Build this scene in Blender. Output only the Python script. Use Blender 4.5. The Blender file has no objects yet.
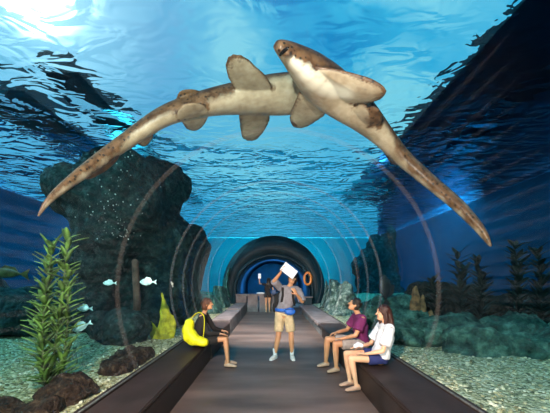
import bpy, bmesh, math, random
from mathutils import Vector, Matrix, noise, kdtree
R = math.radians
random.seed(7)
S = bpy.context.scene
COL = S.collection
F, CX, CY, CZ = 300.0, 272.0, 279.0, 1.6          # focal length in pixels, vanishing point, eye height

# ------------------------------------------------------------------ camera
cam = bpy.data.cameras.new('camera'); camo = bpy.data.objects.new('camera', cam); COL.objects.link(camo)
camo.location = (0, 0, CZ); camo.rotation_euler = (R(90), 0, 0)
cam.sensor_width = 36; cam.lens = F/550*36
cam.shift_x = (275-CX)/550; cam.shift_y = (CY-206.5)/550
cam.clip_start = .05
S.camera = camo
S.view_settings.view_transform = 'Standard'; S.view_settings.look = 'None'
S.view_settings.exposure = 0.0; S.view_settings.gamma = 1; S.view_settings.use_curve_mapping = False
cy = S.cycles
cy.use_denoising = True
cy.max_bounces = 10; cy.transmission_bounces = 8; cy.transparent_max_bounces = 40; cy.diffuse_bounces = 3; cy.glossy_bounces = 4
cy.sample_clamp_indirect = 4; cy.caustics_refractive = True; cy.caustics_reflective = False
cy.volume_bounces = 0

# ------------------------------------------------------------------ node helpers
class NT:
    def __init__(s, nt): s.nt = nt; nt.nodes.clear()
    def n(s, t, **k):
        x = s.nt.nodes.new(t)
        for a, b in k.items():
            if a.startswith('i_'):
                key = a[2:]; key = int(key) if key.isdigit() else key.replace('_', ' ')
                s.set(x.inputs[key], b)
            else: setattr(x, a, b)
        return x
    def set(s, inp, b):
        if isinstance(b, bpy.types.NodeSocket): s.nt.links.new(b, inp)
        elif isinstance(b, bpy.types.Node): s.nt.links.new(b.outputs[0], inp)
        else: inp.default_value = b
    def ramp(s, fac, stops):
        x = s.nt.nodes.new('ShaderNodeValToRGB'); s.set(x.inputs[0], fac)
        e = x.color_ramp.elements
        while len(e) < len(stops): e.new(.5)
        for q, (p, c) in zip(e, stops): q.position = p; q.color = (*c, 1)
        return x.outputs[0]
    def math(s, op, a, b=0.0, c=None, clamp=False):
        x = s.nt.nodes.new('ShaderNodeMath'); x.operation = op; x.use_clamp = clamp
        s.set(x.inputs[0], a); s.set(x.inputs[1], b)
        if c is not None: s.set(x.inputs[2], c)
        return x.outputs[0]
    def mix(s, f, a, b):
        x = s.nt.nodes.new('ShaderNodeMix'); x.data_type = 'RGBA'
        s.set(x.inputs[0], f); s.set(x.inputs[6], a if not isinstance(a, tuple) else (*a, 1)[:4]); s.set(x.inputs[7], b if not isinstance(b, tuple) else (*b, 1)[:4])
        return x.outputs[2]

# ------------------------------------------------------------------ sky
SUN = Vector((30-CX, F, CY-5)).normalized()       # direction towards the sun
w = bpy.data.worlds.new('sky'); S.world = w; w.use_nodes = True
t = NT(w.node_tree)
tc = t.n('ShaderNodeTexCoord')
dot = t.n('ShaderNodeVectorMath', operation='DOT_PRODUCT', i_0=tc.outputs['Generated'], i_1=tuple(SUN))
d0 = t.math('MAXIMUM', dot.outputs['Value'], 0.0)
mp = t.n('ShaderNodeMapping', i_Vector=tc.outputs['Generated'], i_Scale=(1, 1, 1.5))
nz = t.n('ShaderNodeTexNoise', i_Vector=mp, i_Scale=1.7, i_Detail=3.0, i_Roughness=.45, i_Distortion=.5)
base = t.ramp(nz.outputs[0], [(.40, (.0, .17, .50)), (.50, (.0, .31, .68)), (.58, (.05, .52, .83)), (.70, (.36, .82, .95))])
glow = t.math('POWER', d0, 13.0)
sep = t.n('ShaderNodeSeparateXYZ', i_0=tc.outputs['Generated'])
hz = t.math('POWER', t.math('SUBTRACT', 1.0, t.math('MAXIMUM', sep.outputs[2], 0.0), clamp=True), 5.0)
c0 = t.mix(hz, base, (.62, .90, 1.0))
c1 = t.mix(t.math('MULTIPLY', glow, .85), c0, (.50, .78, .98))
glow2 = t.math('POWER', d0, 110.0)
add = t.n('ShaderNodeVectorMath', operation='SCALE', i_0=(1.0, 1.0, 1.0), i_3=1.0)
t.set(add.inputs['Scale'], t.math('ADD', t.math('MULTIPLY', glow2, .7), t.math('MULTIPLY', t.math('POWER', d0, 900.0), 10.0)))
sm = t.n('ShaderNodeVectorMath', operation='ADD', i_0=c1, i_1=add)
bg = t.n('ShaderNodeBackground', i_Color=sm.outputs[0], i_Strength=1.0)
t.n('ShaderNodeOutputWorld', i_Surface=bg.outputs[0])

def light(kind, name, loc, energy, color, look=None, size=None, size_y=None, angle=None):
    l = bpy.data.lights.new(name, kind); o = bpy.data.objects.new(name, l); COL.objects.link(o)
    o.location = loc; l.energy = energy; l.color = color
    if look is not None: o.rotation_euler = (Vector(look)-Vector(loc)).to_track_quat('-Z', 'Y').to_euler()
    if kind == 'AREA':
        l.size = size
        if size_y: l.shape = 'RECTANGLE'; l.size_y = size_y
    if angle is not None: l.angle = angle
    return o
light('SUN', 'sun', SUN*30, 24.0, (1, .96, .88), look=(0, 0, 0), angle=R(2.5))
def spot(name, loc, look, energy, color, deg=120, r=.08):
    o = light('SPOT', name, loc, energy, color, look=look); o.data.spot_size = R(deg); o.data.spot_blend = .8; o.data.shadow_soft_size = r
    return o
spot('tunnel_fill', (-.9, -.5, 3.1), (.5, 5.2, .5), 1900, (1, .86, .74), 120, .06)  # added warm fill for the people; no lamp hangs here
spot('tunnel_fill', (-.9, 7.2, 3.2), (.2, 10.2, 0), 1900, (1, .88, .80), 100, .05)  # second added fill, for the far walkway
spot('passage_fill', (.3, 17.5, 2.5), (0, 20, 0), 900, (.35, .65, 1), 150, .05)  # added blue fill so the end opening is not black
spot('belly_fill', (-.9, -.2, .3), (-.9, 3.5, 3.0), 430, (1, .84, .68), 120, .05)  # two added uplights brighten the shark bellies; no fixtures in the floor
spot('belly_fill', (1.0, -.2, .3), (.9, 3.4, 3.0), 430, (1, .84, .68), 120, .05)
spot('tank_fill', (6.4, 3.0, 7.8), (4.6, 4.2, .3), 7000, (1, 1, .9), 70)  # this and the following spots are added fill for gravel and tank walls
spot('tank_fill', (-6.6, 2.5, 7.8), (-3.6, 4.6, .3), 9000, (1, 1, .85), 75)
spot('tank_fill', (6.8, 4.0, 7.8), (9.0, 8.0, 2.0), 2400, (.75, .9, 1))
spot('tank_fill', (7.0, 14.0, 7.8), (8.0, 19.0, 2.0), 11000, (.75, .95, 1))
spot('tank_fill', (-7.5, 5.0, 7.8), (-10, 9.0, 2.0), 20000, (.75, .95, 1))
spot('tank_fill', (-7.2, 13.0, 7.8), (-5, 24.0, 2.5), 40000, (.8, 1, 1))
spot('tank_fill', (6.0, 15.5, 7.8), (1, 27.0, 3.5), 30000, (.8, 1, 1))

# ------------------------------------------------------------------ materials
def mat(name, fn):
    m = bpy.data.materials.new(name); m.use_nodes = True; t = NT(m.node_tree)
    out = t.n('ShaderNodeOutputMaterial')
    fn(t, out); return m
def pbr(name, col, rough=.6, var=.12, scale=8, bump=0., bscale=None, metal=0., sss=0., spec=.5, stretch=(1, 1, 1)):
    def f(t, out):
        tc = t.n('ShaderNodeTexCoord'); mp = t.n('ShaderNodeMapping', i_Vector=tc.outputs['Object'], i_Scale=stretch)
        n = t.n('ShaderNodeTexNoise', i_Vector=mp, i_Scale=scale, i_Detail=5.0)
        lo = tuple(max(0, c*(1-var*2)) for c in col); hi = tuple(min(1, c*(1+var*2)) for c in col)
        b = t.n('ShaderNodeBsdfPrincipled', i_Roughness=rough, i_Metallic=metal)
        t.set(b.inputs['Base Color'], t.ramp(n.outputs[0], [(.3, lo), (.7, hi)]))
        b.inputs['Specular IOR Level'].default_value = spec
        if sss: b.inputs['Subsurface Weight'].default_value = sss; b.inputs['Subsurface Scale'].default_value = .02
        if bump:
            n2 = t.n('ShaderNodeTexNoise', i_Vector=mp, i_Scale=bscale or scale*3, i_Detail=6.0)
            bp = t.n('ShaderNodeBump', i_Strength=bump, i_Distance=.05, i_Height=n2.outputs[0]); t.set(b.inputs['Normal'], bp)
        t.set(out.inputs[0], b)
    return mat(name, f)
def ramped(name, stops, scale, rough=.8, bump=.6, bdist=.05, bscale=None, kind='noise', spec=.3):
    def f(t, out):
        tc = t.n('ShaderNodeTexCoord')
        if kind == 'voronoi': n = t.n('ShaderNodeTexVoronoi', i_Vector=tc.outputs['Object'], i_Scale=scale); fac = t.n('ShaderNodeSeparateColor', i_0=n.outputs['Color']).outputs[0]
        else: n = t.n('ShaderNodeTexNoise', i_Vector=tc.outputs['Object'], i_Scale=scale, i_Detail=8.0, i_Roughness=.65); fac = n.outputs[0]
        b = t.n('ShaderNodeBsdfPrincipled', i_Roughness=rough); b.inputs['Specular IOR Level'].default_value = spec
        t.set(b.inputs['Base Color'], t.ramp(fac, stops))
        n2 = t.n('ShaderNodeTexNoise', i_Vector=tc.outputs['Object'], i_Scale=bscale or scale*2.5, i_Detail=8.0)
        h = n2.outputs[0]
        if kind == 'voronoi': h = t.math('SUBTRACT', h, n.outputs['Distance'])
        bp = t.n('ShaderNodeBump', i_Strength=bump, i_Distance=bdist, i_Height=h); t.set(b.inputs['Normal'], bp)
        t.set(out.inputs[0], b)
    return mat(name, f)

def f_acrylic(t, out):
    lw = t.n('ShaderNodeLayerWeight')
    fr = t.math('ADD', t.math('MULTIPLY', t.math('POWER', lw.outputs['Facing'], 5.0), .28), .008)
    tr = t.n('ShaderNodeBsdfTransparent', i_Color=(.97, .99, 1, 1)); gl = t.n('ShaderNodeBsdfGlossy', i_Roughness=.0)
    m = t.n('ShaderNodeMixShader', i_0=fr, i_1=tr, i_2=gl); t.set(out.inputs[0], m)
M_ACR = mat('clear_acrylic', f_acrylic)
def f_joint(t, out):
    tr = t.n('ShaderNodeBsdfTransparent'); d = t.n('ShaderNodeBsdfPrincipled', i_Base_Color=(.45, .47, .5, 1), i_Roughness=.35)
    m = t.n('ShaderNodeMixShader', i_0=.10, i_1=tr, i_2=d); t.set(out.inputs[0], m)
M_JOINT = mat('milky_joint_seal', f_joint)
def f_joint1(t, out):
    tr = t.n('ShaderNodeBsdfTransparent'); d = t.n('ShaderNodeBsdfPrincipled', i_Base_Color=(.45, .38, .34, 1), i_Roughness=.35)
    m = t.n('ShaderNodeMixShader', i_0=.045, i_1=tr, i_2=d); t.set(out.inputs[0], m)
M_JOINT1 = mat('faint_joint_seal', f_joint1)
WATER_ABS = (.34, .84, .92); WATER_DEN = .22
def f_water(t, out):
    tc = t.n('ShaderNodeTexCoord')
    mp = t.n('ShaderNodeMapping', i_Vector=tc.outputs['Object'], i_Rotation=(0, 0, R(8)), i_Scale=(.75, 1.25, 1))
    n1 = t.n('ShaderNodeTexNoise', i_Vector=mp, i_Scale=1.9, i_Detail=2.0, i_Roughness=.42, i_Distortion=1.0)
    n2 = t.n('ShaderNodeTexNoise', i_Vector=mp, i_Scale=.55, i_Detail=1.0)
    h = t.math('ADD', n1.outputs[0], t.math('MULTIPLY', n2.outputs[0], 1.6))
    bp = t.n('ShaderNodeBump', i_Strength=1.0, i_Distance=.62, i_Height=h)
    gl = t.n('ShaderNodeBsdfGlass', i_Roughness=0.0, i_IOR=1.022, i_Normal=bp)
    tr = t.n('ShaderNodeBsdfTransparent')
    m = t.n('ShaderNodeMixShader', i_0=.95, i_1=tr, i_2=gl); t.set(out.inputs[0], m)
    va = t.n('ShaderNodeVolumeAbsorption', i_Color=(*WATER_ABS, 1), i_Density=WATER_DEN); t.set(out.inputs['Volume'], va)
M_WATER = mat('rippled_water', f_water)
def f_waterside(t, out):
    tr = t.n('ShaderNodeBsdfTransparent'); t.set(out.inputs[0], tr)
    va = t.n('ShaderNodeVolumeAbsorption', i_Color=(*WATER_ABS, 1), i_Density=WATER_DEN); t.set(out.inputs['Volume'], va)
M_WSIDE = mat('still_water', f_waterside)

M_FLOOR = pbr('shadow_banded_brown_paving', (.15, .092, .078), .55, .24, 1.7, .08, 60, stretch=(.35, 1.3, 1))  # stretched noise paints wave-shadow bands into the floor colour
M_BENCH = ramped('dark_brown_bench', [(.35, (.026, .016, .014)), (.65, (.050, .031, .028))], 2.5, rough=.55, bump=.15, bscale=50, bdist=.01)
M_BGREY = ramped('grey_stone_bench', [(.35, (.12, .10, .10)), (.65, (.22, .19, .19))], 3, rough=.6, bump=.15, bscale=50, bdist=.01)
M_SILL = pbr('grey_sill', (.16, .16, .15), .6, .25, 30, .3)
M_GRAVEL = ramped('pale_gravel', [(0, (.12, .11, .04)), (.35, (.46, .40, .18)), (.7, (.72, .62, .34)), (1, (.95, .88, .62))], 30, rough=.85, bump=.9, bdist=.03, kind='voronoi')
M_GRAVEL2 = ramped('teal_gravel', [(0, (.10, .12, .07)), (.35, (.36, .38, .20)), (.7, (.62, .60, .36)), (1, (.9, .88, .66))], 30, rough=.85, bump=.9, bdist=.03, kind='voronoi')
M_PEB = ramped('pebble', [(0, (.12, .11, .05)), (.4, (.46, .41, .22)), (.75, (.75, .68, .42)), (1, (.95, .9, .7))], 14, rough=.8, bump=.1, kind='voronoi')
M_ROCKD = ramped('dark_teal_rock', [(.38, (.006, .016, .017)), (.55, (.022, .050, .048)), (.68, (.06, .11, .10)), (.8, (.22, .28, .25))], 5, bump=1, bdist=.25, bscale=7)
M_ROCKB = ramped('brown_rock', [(.35, (.010, .006, .005)), (.55, (.05, .026, .015)), (.72, (.16, .10, .06))], 14, bump=.9, bdist=.08, bscale=20)
M_ROCKG = ramped('green_reef_rock', [(.35, (.01, .035, .03)), (.52, (.05, .13, .10)), (.68, (.16, .32, .24)), (.82, (.4, .6, .45))], 4.5, bump=1, bdist=.12, bscale=12)
M_BLUEW = ramped('deep_blue_tank_wall', [(.3, (.003, .06, .14)), (.7, (.006, .10, .21))], .5, rough=.9, bump=.1)  # wall colour stands in for the blue haze of distant water
M_TEALW = ramped('teal_tank_wall', [(.3, (.08, .62, .66)), (.7, (.15, .85, .80))], .4, rough=.9, bump=.1)  # bright teal paints the glow of the far water onto the wall
M_ROOF = ramped('dark_navy_slab', [(.3, (.003, .014, .045)), (.7, (.006, .026, .075))], .8, rough=.8, bump=.1)  # also used for the added slab above the water
M_PORT = ramped('dark_blue_portal', [(.3, (.006, .022, .035)), (.7, (.014, .045, .06))], 1.5, rough=.5, bump=.3)
M_INNER = pbr('navy_end_wall', (.02, .08, .17), .7, .2, 1)
M_LEAF = pbr('green_frond', (.12, .21, .04), .55, .45, 6, .2)
M_LEAFD = pbr('dark_kelp', (.012, .018, .012), .7, .3, 6)
M_STEM = pbr('frond_stem', (.08, .10, .03), .6, .2, 6)
M_SPONGE = pbr('orange_brown_sponge', (.30, .13, .05), .8, .35, 9, .6)
M_YREFL = pbr('yellow_reflection', (.55, .50, .03), .8, .25, 9, .5)
M_WHC = pbr('white_coral', (.55, .6, .55), .8, .3, 9, .6)
M_FISHC = pbr('cyan_silver_scales', (.40, .85, .90), .35, .2, 12)
M_FISHB = pbr('bronze_scales', (.16, .10, .03), .4, .3, 8)
M_DKREFL = pbr('dark_reflection', (.02, .02, .02), .5, .3, 8)
M_EYE = pbr('black_eye', (.008, .006, .005), .2, 0)
M_SKIN = pbr('warm_skin', (.60, .30, .16), .5, .06, 6, sss=.08)
M_SKINL = pbr('light_skin', (.74, .42, .26), .5, .06, 6, sss=.08)
M_LIP = pbr('lips', (.42, .12, .09), .5, .05)
M_HAIRB = pbr('black_hair', (.012, .008, .007), .4, .3, 40, .4, stretch=(1, 1, .15))
M_HAIRR = pbr('dark_brown_hair', (.045, .014, .010), .4, .3, 40, .4, stretch=(1, 1, .15))
M_HAIRO = pbr('brown_hair', (.085, .032, .018), .45, .3, 40, .4, stretch=(1, 1, .15))
def cloth(n, c, r=.85): return pbr(n, c, r, .10, 14, .25, 30)
M_GREYC = cloth('grey_shirt_cloth', (.24, .23, .26)); M_KHAKI = cloth('khaki_cloth', (.58, .46, .28)); M_BLUEC = cloth('blue_nylon', (.02, .13, .55), .5)
M_BLACKC = cloth('black_cloth', (.012, .011, .012)); M_PURP = cloth('purple_cloth', (.17, .015, .10)); M_WHITEC = cloth('white_cloth', (.80, .80, .84))
M_NAVY = cloth('navy_cloth', (.018, .028, .14)); M_LGREY = cloth('pale_grey_cloth', (.42, .36, .34)); M_YEL = cloth('yellow_nylon', (.80, .76, .01), .5)
M_SHOEW = cloth('white_leather', (.75, .68, .64), .5); M_SHOEB = cloth('tan_leather', (.50, .34, .24), .5); M_SOLE = cloth('dark_sole', (.05, .04, .04)); M_SHOEP = cloth('pink_tan_leather', (.50, .30, .22), .5)
M_PAPER = pbr('white_paper', (.85, .87, .9), .6, .03)
M_RED = cloth('red_trim', (.5, .05, .05)); M_SCREEN = pbr('phone_case', (.6, .62, .66), .3, .1)
M_ORANGE = pbr('reflected_orange', (.85, .25, .05), .45, .1)

# ------------------------------------------------------------------ mesh helpers
def link(name, me, m, parent=None, smooth=True):
    o = bpy.data.objects.new(name, me); COL.objects.link(o)
    if m is not None and not me.materials: me.materials.append(m)
    if smooth: me.polygons.foreach_set('use_smooth', [True]*len(me.polygons))
    if parent is not None:
        o.parent = parent; o.matrix_parent_inverse = Matrix.Translation(-parent.location)
    return o
def obj(name, bm, m, parent=None, smooth=True):
    bmesh.ops.recalc_face_normals(bm, faces=bm.faces)
    me = bpy.data.meshes.new(name); bm.to_mesh(me); bm.free()
    return link(name, me, m, parent, smooth)
def thing(name, label, cat, loc=(0, 0, 0), group=None):
    o = bpy.data.objects.new(name, None); COL.objects.link(o); o.location = loc; o.empty_display_size = .1
    return tag(o, label, cat, group)
def tag(o, label, cat, group=None, kind=None):
    o['label'] = label; o['category'] = cat
    if group: o['group'] = group
    if kind: o['kind'] = kind
    return o
def struct(o, label=None, cat=None):
    o['kind'] = 'structure'
    if label: o['label'] = label
    if cat: o['category'] = cat
    return o
def box(bm, lo, hi, bevel=0.0):
    r = bmesh.ops.create_cube(bm, size=1); vs = r['verts']
    for v in vs:
        v.co = Vector([(lo[i]+hi[i])/2 + v.co[i]*(hi[i]-lo[i]) for i in range(3)])
    if bevel:
        es = list({e for v in vs for e in v.link_edges})
        bmesh.ops.bevel(bm, geom=es, offset=bevel, segments=2, affect='EDGES')
def loft(bm, pts, rad, xdir=None, seg=14, cap=True, capr=1.0):
    """closed tube through pts; rad entries r or (rx, ry); rounded ends when cap."""
    pts = [Vector(p) for p in pts]; rad = [(r, r) if not isinstance(r, tuple) else r for r in rad]
    rings = []
    n = len(pts)
    def frame(tan, prev):
        x = Vector(xdir) if xdir is not None else prev
        if x is None or abs(x.normalized().dot(tan)) > .98: x = Vector((1, 0, 0)) if abs(tan.x) < .8 else Vector((0, 1, 0))
        x = (x - tan*x.dot(tan)).normalized(); return x, tan.cross(x)
    prev = None; data = []
    for i, p in enumerate(pts):
        tan = (pts[min(i+1, n-1)]-pts[max(i-1, 0)]).normalized()
        x, y = frame(tan, prev); prev = x; data.append((p, tan, x, y, rad[i]))
    seq = []
    if cap:
        p, tn, x, y, r = data[0]; m = min(r)*capr
        for a in (80, 55, 28): seq.append((p-tn*m*math.sin(R(a)), x, y, (r[0]*math.cos(R(a)), r[1]*math.cos(R(a)))))
    for p, tn, x, y, r in data: seq.append((p, x, y, r))
    if cap:
        p, tn, x, y, r = data[-1]; m = min(r)*capr
        for a in (28, 55, 80): seq.append((p+tn*m*math.sin(R(a)), x, y, (r[0]*math.cos(R(a)), r[1]*math.cos(R(a)))))
    for p, x, y, r in seq:
        rings.append([bm.verts.new(p + x*(r[0]*math.cos(2*math.pi*k/seg)) + y*(r[1]*math.sin(2*math.pi*k/seg))) for k in range(seg)])
    for a, b in zip(rings, rings[1:]):
        for k in range(seg): bm.faces.new((a[k], a[(k+1) % seg], b[(k+1) % seg], b[k]))
    bm.faces.new(list(reversed(rings[0]))); bm.faces.new(rings[-1])
def ell(bm, c, r, rot=None, sub=3):
    q = bmesh.ops.create_icosphere(bm, subdivisions=sub, radius=1)
    for v in q['verts']:
        p = Vector((v.co.x*r[0], v.co.y*r[1], v.co.z*r[2]))
        if rot is not None: p = rot @ p
        v.co = p + Vector(c)
def remesh(bm, vox, smooth=3, fac=.5):
    bmesh.ops.recalc_face_normals(bm, faces=bm.faces)
    me = bpy.data.meshes.new('tmp'); bm.to_mesh(me); bm.free()
    o = bpy.data.objects.new('tmp', me); COL.objects.link(o)
    m = o.modifiers.new('r', 'REMESH'); m.mode = 'VOXEL'; m.voxel_size = vox; m.use_smooth_shade = True
    if smooth: s = o.modifiers.new('s', 'SMOOTH'); s.iterations = smooth; s.factor = fac
    dg = bpy.context.evaluated_depsgraph_get()
    out = bpy.data.meshes.new_from_object(o.evaluated_get(dg))
    bpy.data.objects.remove(o); bpy.data.meshes.remove(me)
    out.materials.clear()
    return out
def px(x, y, Y): return Vector(((x-CX)/F*Y, Y, CZ + (CY-y)/F*Y))
def spline(P, n):
    """Catmull-Rom through tuples of equal length."""
    out = []; k = len(P)
    for i in range(k-1):
        a, b, c, d = P[max(i-1, 0)], P[i], P[i+1], P[min(i+2, k-1)]
        for j in range(n):
            s = j/n
            out.append(tuple(.5*((2*b[q])+(-a[q]+c[q])*s+(2*a[q]-5*b[q]+4*c[q]-d[q])*s*s+(-a[q]+3*b[q]-3*c[q]+d[q])*s**3) for q in range(len(b))))
    out.append(tuple(P[-1])); return out

# ------------------------------------------------------------------ the setting
TX, TZ, TR = .08, 1.45, 2.15                      # tunnel axis and inner radius
SEAT = .37; YB, YE = -1.6, 15.2                   # bench height; tunnel start and end
HW = 5.3                                          # water level
A0 = math.asin((SEAT-TZ)/TR)
def arc(r, n=72, base=None):
    a0 = math.asin(((SEAT if base is None else base)-TZ)/r)
    return [(TX + r*math.cos(a0+(math.pi-2*a0)*i/n), TZ + r*math.sin(a0+(math.pi-2*a0)*i/n)) for i in range(n+1)]
def strip_solid(prof_in, prof_out, y0, y1, ny=1):
    bm = bmesh.new(); rows = []
    for j in range(ny+1):
        y = y0+(y1-y0)*j/ny
        rows.append(([bm.verts.new((x, y, z)) for x, z in prof_in], [bm.verts.new((x, y, z)) for x, z in prof_out]))
    n = len(prof_in)
    for (a, b), (c, d) in zip(rows, rows[1:]):
        for i in range(n-1):
            bm.faces.new((a[i], a[i+1], c[i+1], c[i])); bm.faces.new((b[i], d[i], d[i+1], b[i+1]))
        bm.faces.new((a[0], c[0], d[0], b[0])); bm.faces.new((a[-1], b[-1], d[-1], c[-1]))
    for (a, b) in (rows[0], rows[-1]):
        for i in range(n-1): bm.faces.new((a[i], b[i], b[i+1], a[i+1]))
    return bm
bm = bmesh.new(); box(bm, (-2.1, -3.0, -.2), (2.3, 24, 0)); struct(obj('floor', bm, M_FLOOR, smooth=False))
o = obj('ceiling', strip_solid(arc(TR), arc(TR+.05), YB, YE), M_ACR); struct(o, 'clear curved acrylic tunnel over the walkway', 'tunnel')
for i, y in enumerate((3.95, 6.05, 6.9, 7.7, 9.6, 11.6, 13.4)):
    o = obj('trim_%d' % (i+1), strip_solid(arc(TR-.012), arc(TR-.001), y, y+(.12 if i else .10)), M_JOINT if i else M_JOINT1)
    struct(o)
# portal at the far end
AR, ATOP = 1.95, 2.72
def arch_prof(n=40):                              # opening outline from right foot over the top to left foot
    out = [(TX+1.9, 0.0)]
    for i in range(n+1):
        a = math.pi*i/n; out.append((TX+1.9*math.cos(a), 1.0+1.72*math.sin(a)))
    out.append((TX-1.9, 0.0)); return out
ip = arch_prof(); op = [(TX+2.6, 0.0)]
for i in range(41):
    a = math.pi*i/40; op.append((TX+2.6*math.cos(a), 1.1+2.7*math.sin(a)))
op.append((TX-2.6, 0.0))
struct(obj('wall_back', strip_solid(ip, op, YE, YE+.4), M_PORT))
op2 = [((x-TX)*1.06+TX, z*1.05) for x, z in ip]
struct(obj('trim_8', strip_solid(ip, op2, YE-.12, YE+.45), M_PORT))
bm = bmesh.new(); box(bm, (-2.1, 23, 0), (2.3, 23.2, 4)); struct(obj('wall_passage_end', bm, M_INNER, smooth=False))
struct(obj('ceiling', strip_solid([(x*1.02, z*1.02) for x, z in ip], [(x*1.08, z*1.08) for x, z in ip], YE+.4, 23), M_INNER))
# curbs below the acrylic (carry the benches' back edge)
for sx, nm in ((-1, 'left'), (1, 'right')):
    xb = TX + sx*TR*math.cos(A0)
    bm = bmesh.new(); box(bm, (min(xb-.02*sx, xb+.055*sx), YB, 0), (max(xb-.02*sx, xb+.055*sx), YE, SEAT+.0)); struct(obj('baseboard_'+nm, bm, M_BENCH, smooth=False))
    bm = bmesh.new(); a, b = xb-.022*sx, xb-.004*sx
    box(bm, (min(a, b), YB, SEAT), (max(a, b), YE-.13, SEAT+.015)); struct(obj('trim_%d' % (9 if sx < 0 else 10), bm, M_SILL, smooth=False))
XL, XR = TX-TR*math.cos(A0), TX+TR*math.cos(A0)
# water body with a cavity around the tunnel
WX0, WX1, WY0, WY1 = -11.0, 9.5, -4.0, 27.0
bm = bmesh.new()
cav = arc(TR+.06, 48)
def P2(y, lst): return [bm.verts.new((x, y, z)) for x, z in lst]
outer = [(WX1, SEAT-.25), (WX1, HW), (WX0, HW), (WX0, SEAT-.25)]
front = P2(WY0, outer); back = P2(WY1, outer)
for i in range(4):
    j = (i+1) % 4; f = bm.faces.new((front[i], front[j], back[j], back[i])); f.material_index = 1 if i == 1 else 0
bm.faces.new(front); bm.faces.new(back)
cf = P2(YB-.3, cav); cb = P2(YE+.05, cav); n = len(cav)
for i in range(n):
    j = (i+1) % n; bm.faces.new((cf[i], cb[i], cb[j], cf[j]))
bm.faces.new(cf); bm.faces.new(cb)
bmesh.ops.recalc_face_normals(bm, faces=bm.faces)
bm.faces.ensure_lookup_table()
bmesh.ops.reverse_faces(bm, faces=bm.faces[6:])   # the cavity's faces look into the tunnel
me = bpy.data.meshes.new('water'); bm.to_mesh(me); bm.free()
me.materials.append(M_WSIDE); me.materials.append(M_WATER)
# cavity must face into the tunnel (away from the water)
o = bpy.data.objects.new('tank_water', me); COL.objects.link(o)
tag(o, 'clear blue water filling the tank around the tunnel, rippled on top', 'water', kind='stuff')
# tank walls
def wallbox(name, lo, hi, m):
    bm = bmesh.new(); box(bm, lo, hi); return struct(obj(name, bm, m, smooth=False))
RZ = 8.0
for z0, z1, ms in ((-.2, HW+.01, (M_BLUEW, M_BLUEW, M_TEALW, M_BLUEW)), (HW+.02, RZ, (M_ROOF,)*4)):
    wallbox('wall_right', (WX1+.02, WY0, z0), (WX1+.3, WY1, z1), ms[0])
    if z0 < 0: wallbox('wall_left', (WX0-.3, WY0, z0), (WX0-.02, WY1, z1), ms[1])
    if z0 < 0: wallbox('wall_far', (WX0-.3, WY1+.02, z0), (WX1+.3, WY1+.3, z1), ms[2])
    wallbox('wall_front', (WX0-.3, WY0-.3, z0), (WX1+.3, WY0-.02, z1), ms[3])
# added slabs above the water darken it either side of the open strip
wallbox('ceiling', (6.0, WY0, RZ+.01), (WX1+.3, WY1, RZ+.2), M_ROOF)  # added slab that darkens the water on the right
M_SLABT = ramped('teal_shade_slab', [(.3, (.004, .03, .04)), (.7, (.008, .05, .06))], .8, rough=.8, bump=.1)
wallbox('ceiling', (-7.4, 9.6, RZ+.01), (-6.2, WY1, RZ+.2), M_SLABT)  # gap to the next slab is shaped to give white glitter
wallbox('ceiling', (WX0-.3, 10.5, RZ+.01), (-8.7, WY1, RZ+.2), M_SLABT)  # added slab that darkens the water on the left
# gravel beds
def bed(x0, x1, name, m, lab):
    bm = bmesh.new(); nx, ny = 60, 150
    g = [[None]*(nx+1) for _ in range(ny+1)]
    for j in range(ny+1):
        for i in range(nx+1):
            u = i/nx; x = x0+(x1-x0)*u**1.5; y = WY0+(WY1-WY0)*(j/ny)**1.3
            e = min(1, abs(x-x0)/.8)
            z = SEAT-.03 + e*(.10*noise.noise(Vector((x*.9, y*.9, 3)))+.04*noise.noise(Vector((x*3, y*3, 5)))) + .035*max(0, abs(x-x0)-1)
            g[j][i] = bm.verts.new((x, y, z))
    for j in range(ny):
        for i in range(nx): bm.faces.new((g[j][i], g[j][i+1], g[j+1][i+1], g[j+1][i]))
    o = obj(name, bm, m); tag(o, lab, 'gravel', kind='stuff')
bed(XL-.06, WX0, 'gravel_bed', M_GRAVEL, 'pale gravel covering the tank bottom left of the tunnel')
bed(XR+.06, WX1, 'gravel_bed', M_GRAVEL2, 'greenish pale gravel covering the tank bottom right of the tunnel')
wallbox('floor', (WX0-.3, WY0, -.3), (WX1+.3, WY1, -.22), M_ROOF)
def pebbles(side, n, lab):
    bm = bmesh.new(); rnd = random.Random(side+5)
    for _ in range(n):
        Y = 1.8+rnd.random()**1.8*7; d = .10+rnd.random()**1.4*3.2
        x = (XL-d) if side < 0 else (XR+d)
        r = rnd.uniform(.010, .026)
        q = bmesh.ops.create_icosphere(bm, subdivisions=1, radius=1)
        e = min(1, d/.8)
        z = SEAT-.03 + e*(.10*noise.noise(Vector((x*.9, Y*.9, 3)))+.04*noise.noise(Vector((x*3, Y*3, 5)))) + .035*max(0, d-1)
        rz = Matrix.Rotation(rnd.uniform(0, 3), 3, 'Z'); sc = (r*rnd.uniform(.8, 1.4), r, r*rnd.uniform(.5, .8))
        for v in q['verts']: v.co = rz @ Vector((v.co.x*sc[0], v.co.y*sc[1], v.co.z*sc[2])) + Vector((x, Y, z+r*.2))
    tag(obj('pebbles', bm, M_PEB), lab, 'pebbles', kind='stuff')
pebbles(-1, 1900, 'loose light pebbles strewn on the left gravel bed')
pebbles(1, 1900, 'loose light pebbles strewn on the right gravel bed')

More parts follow.
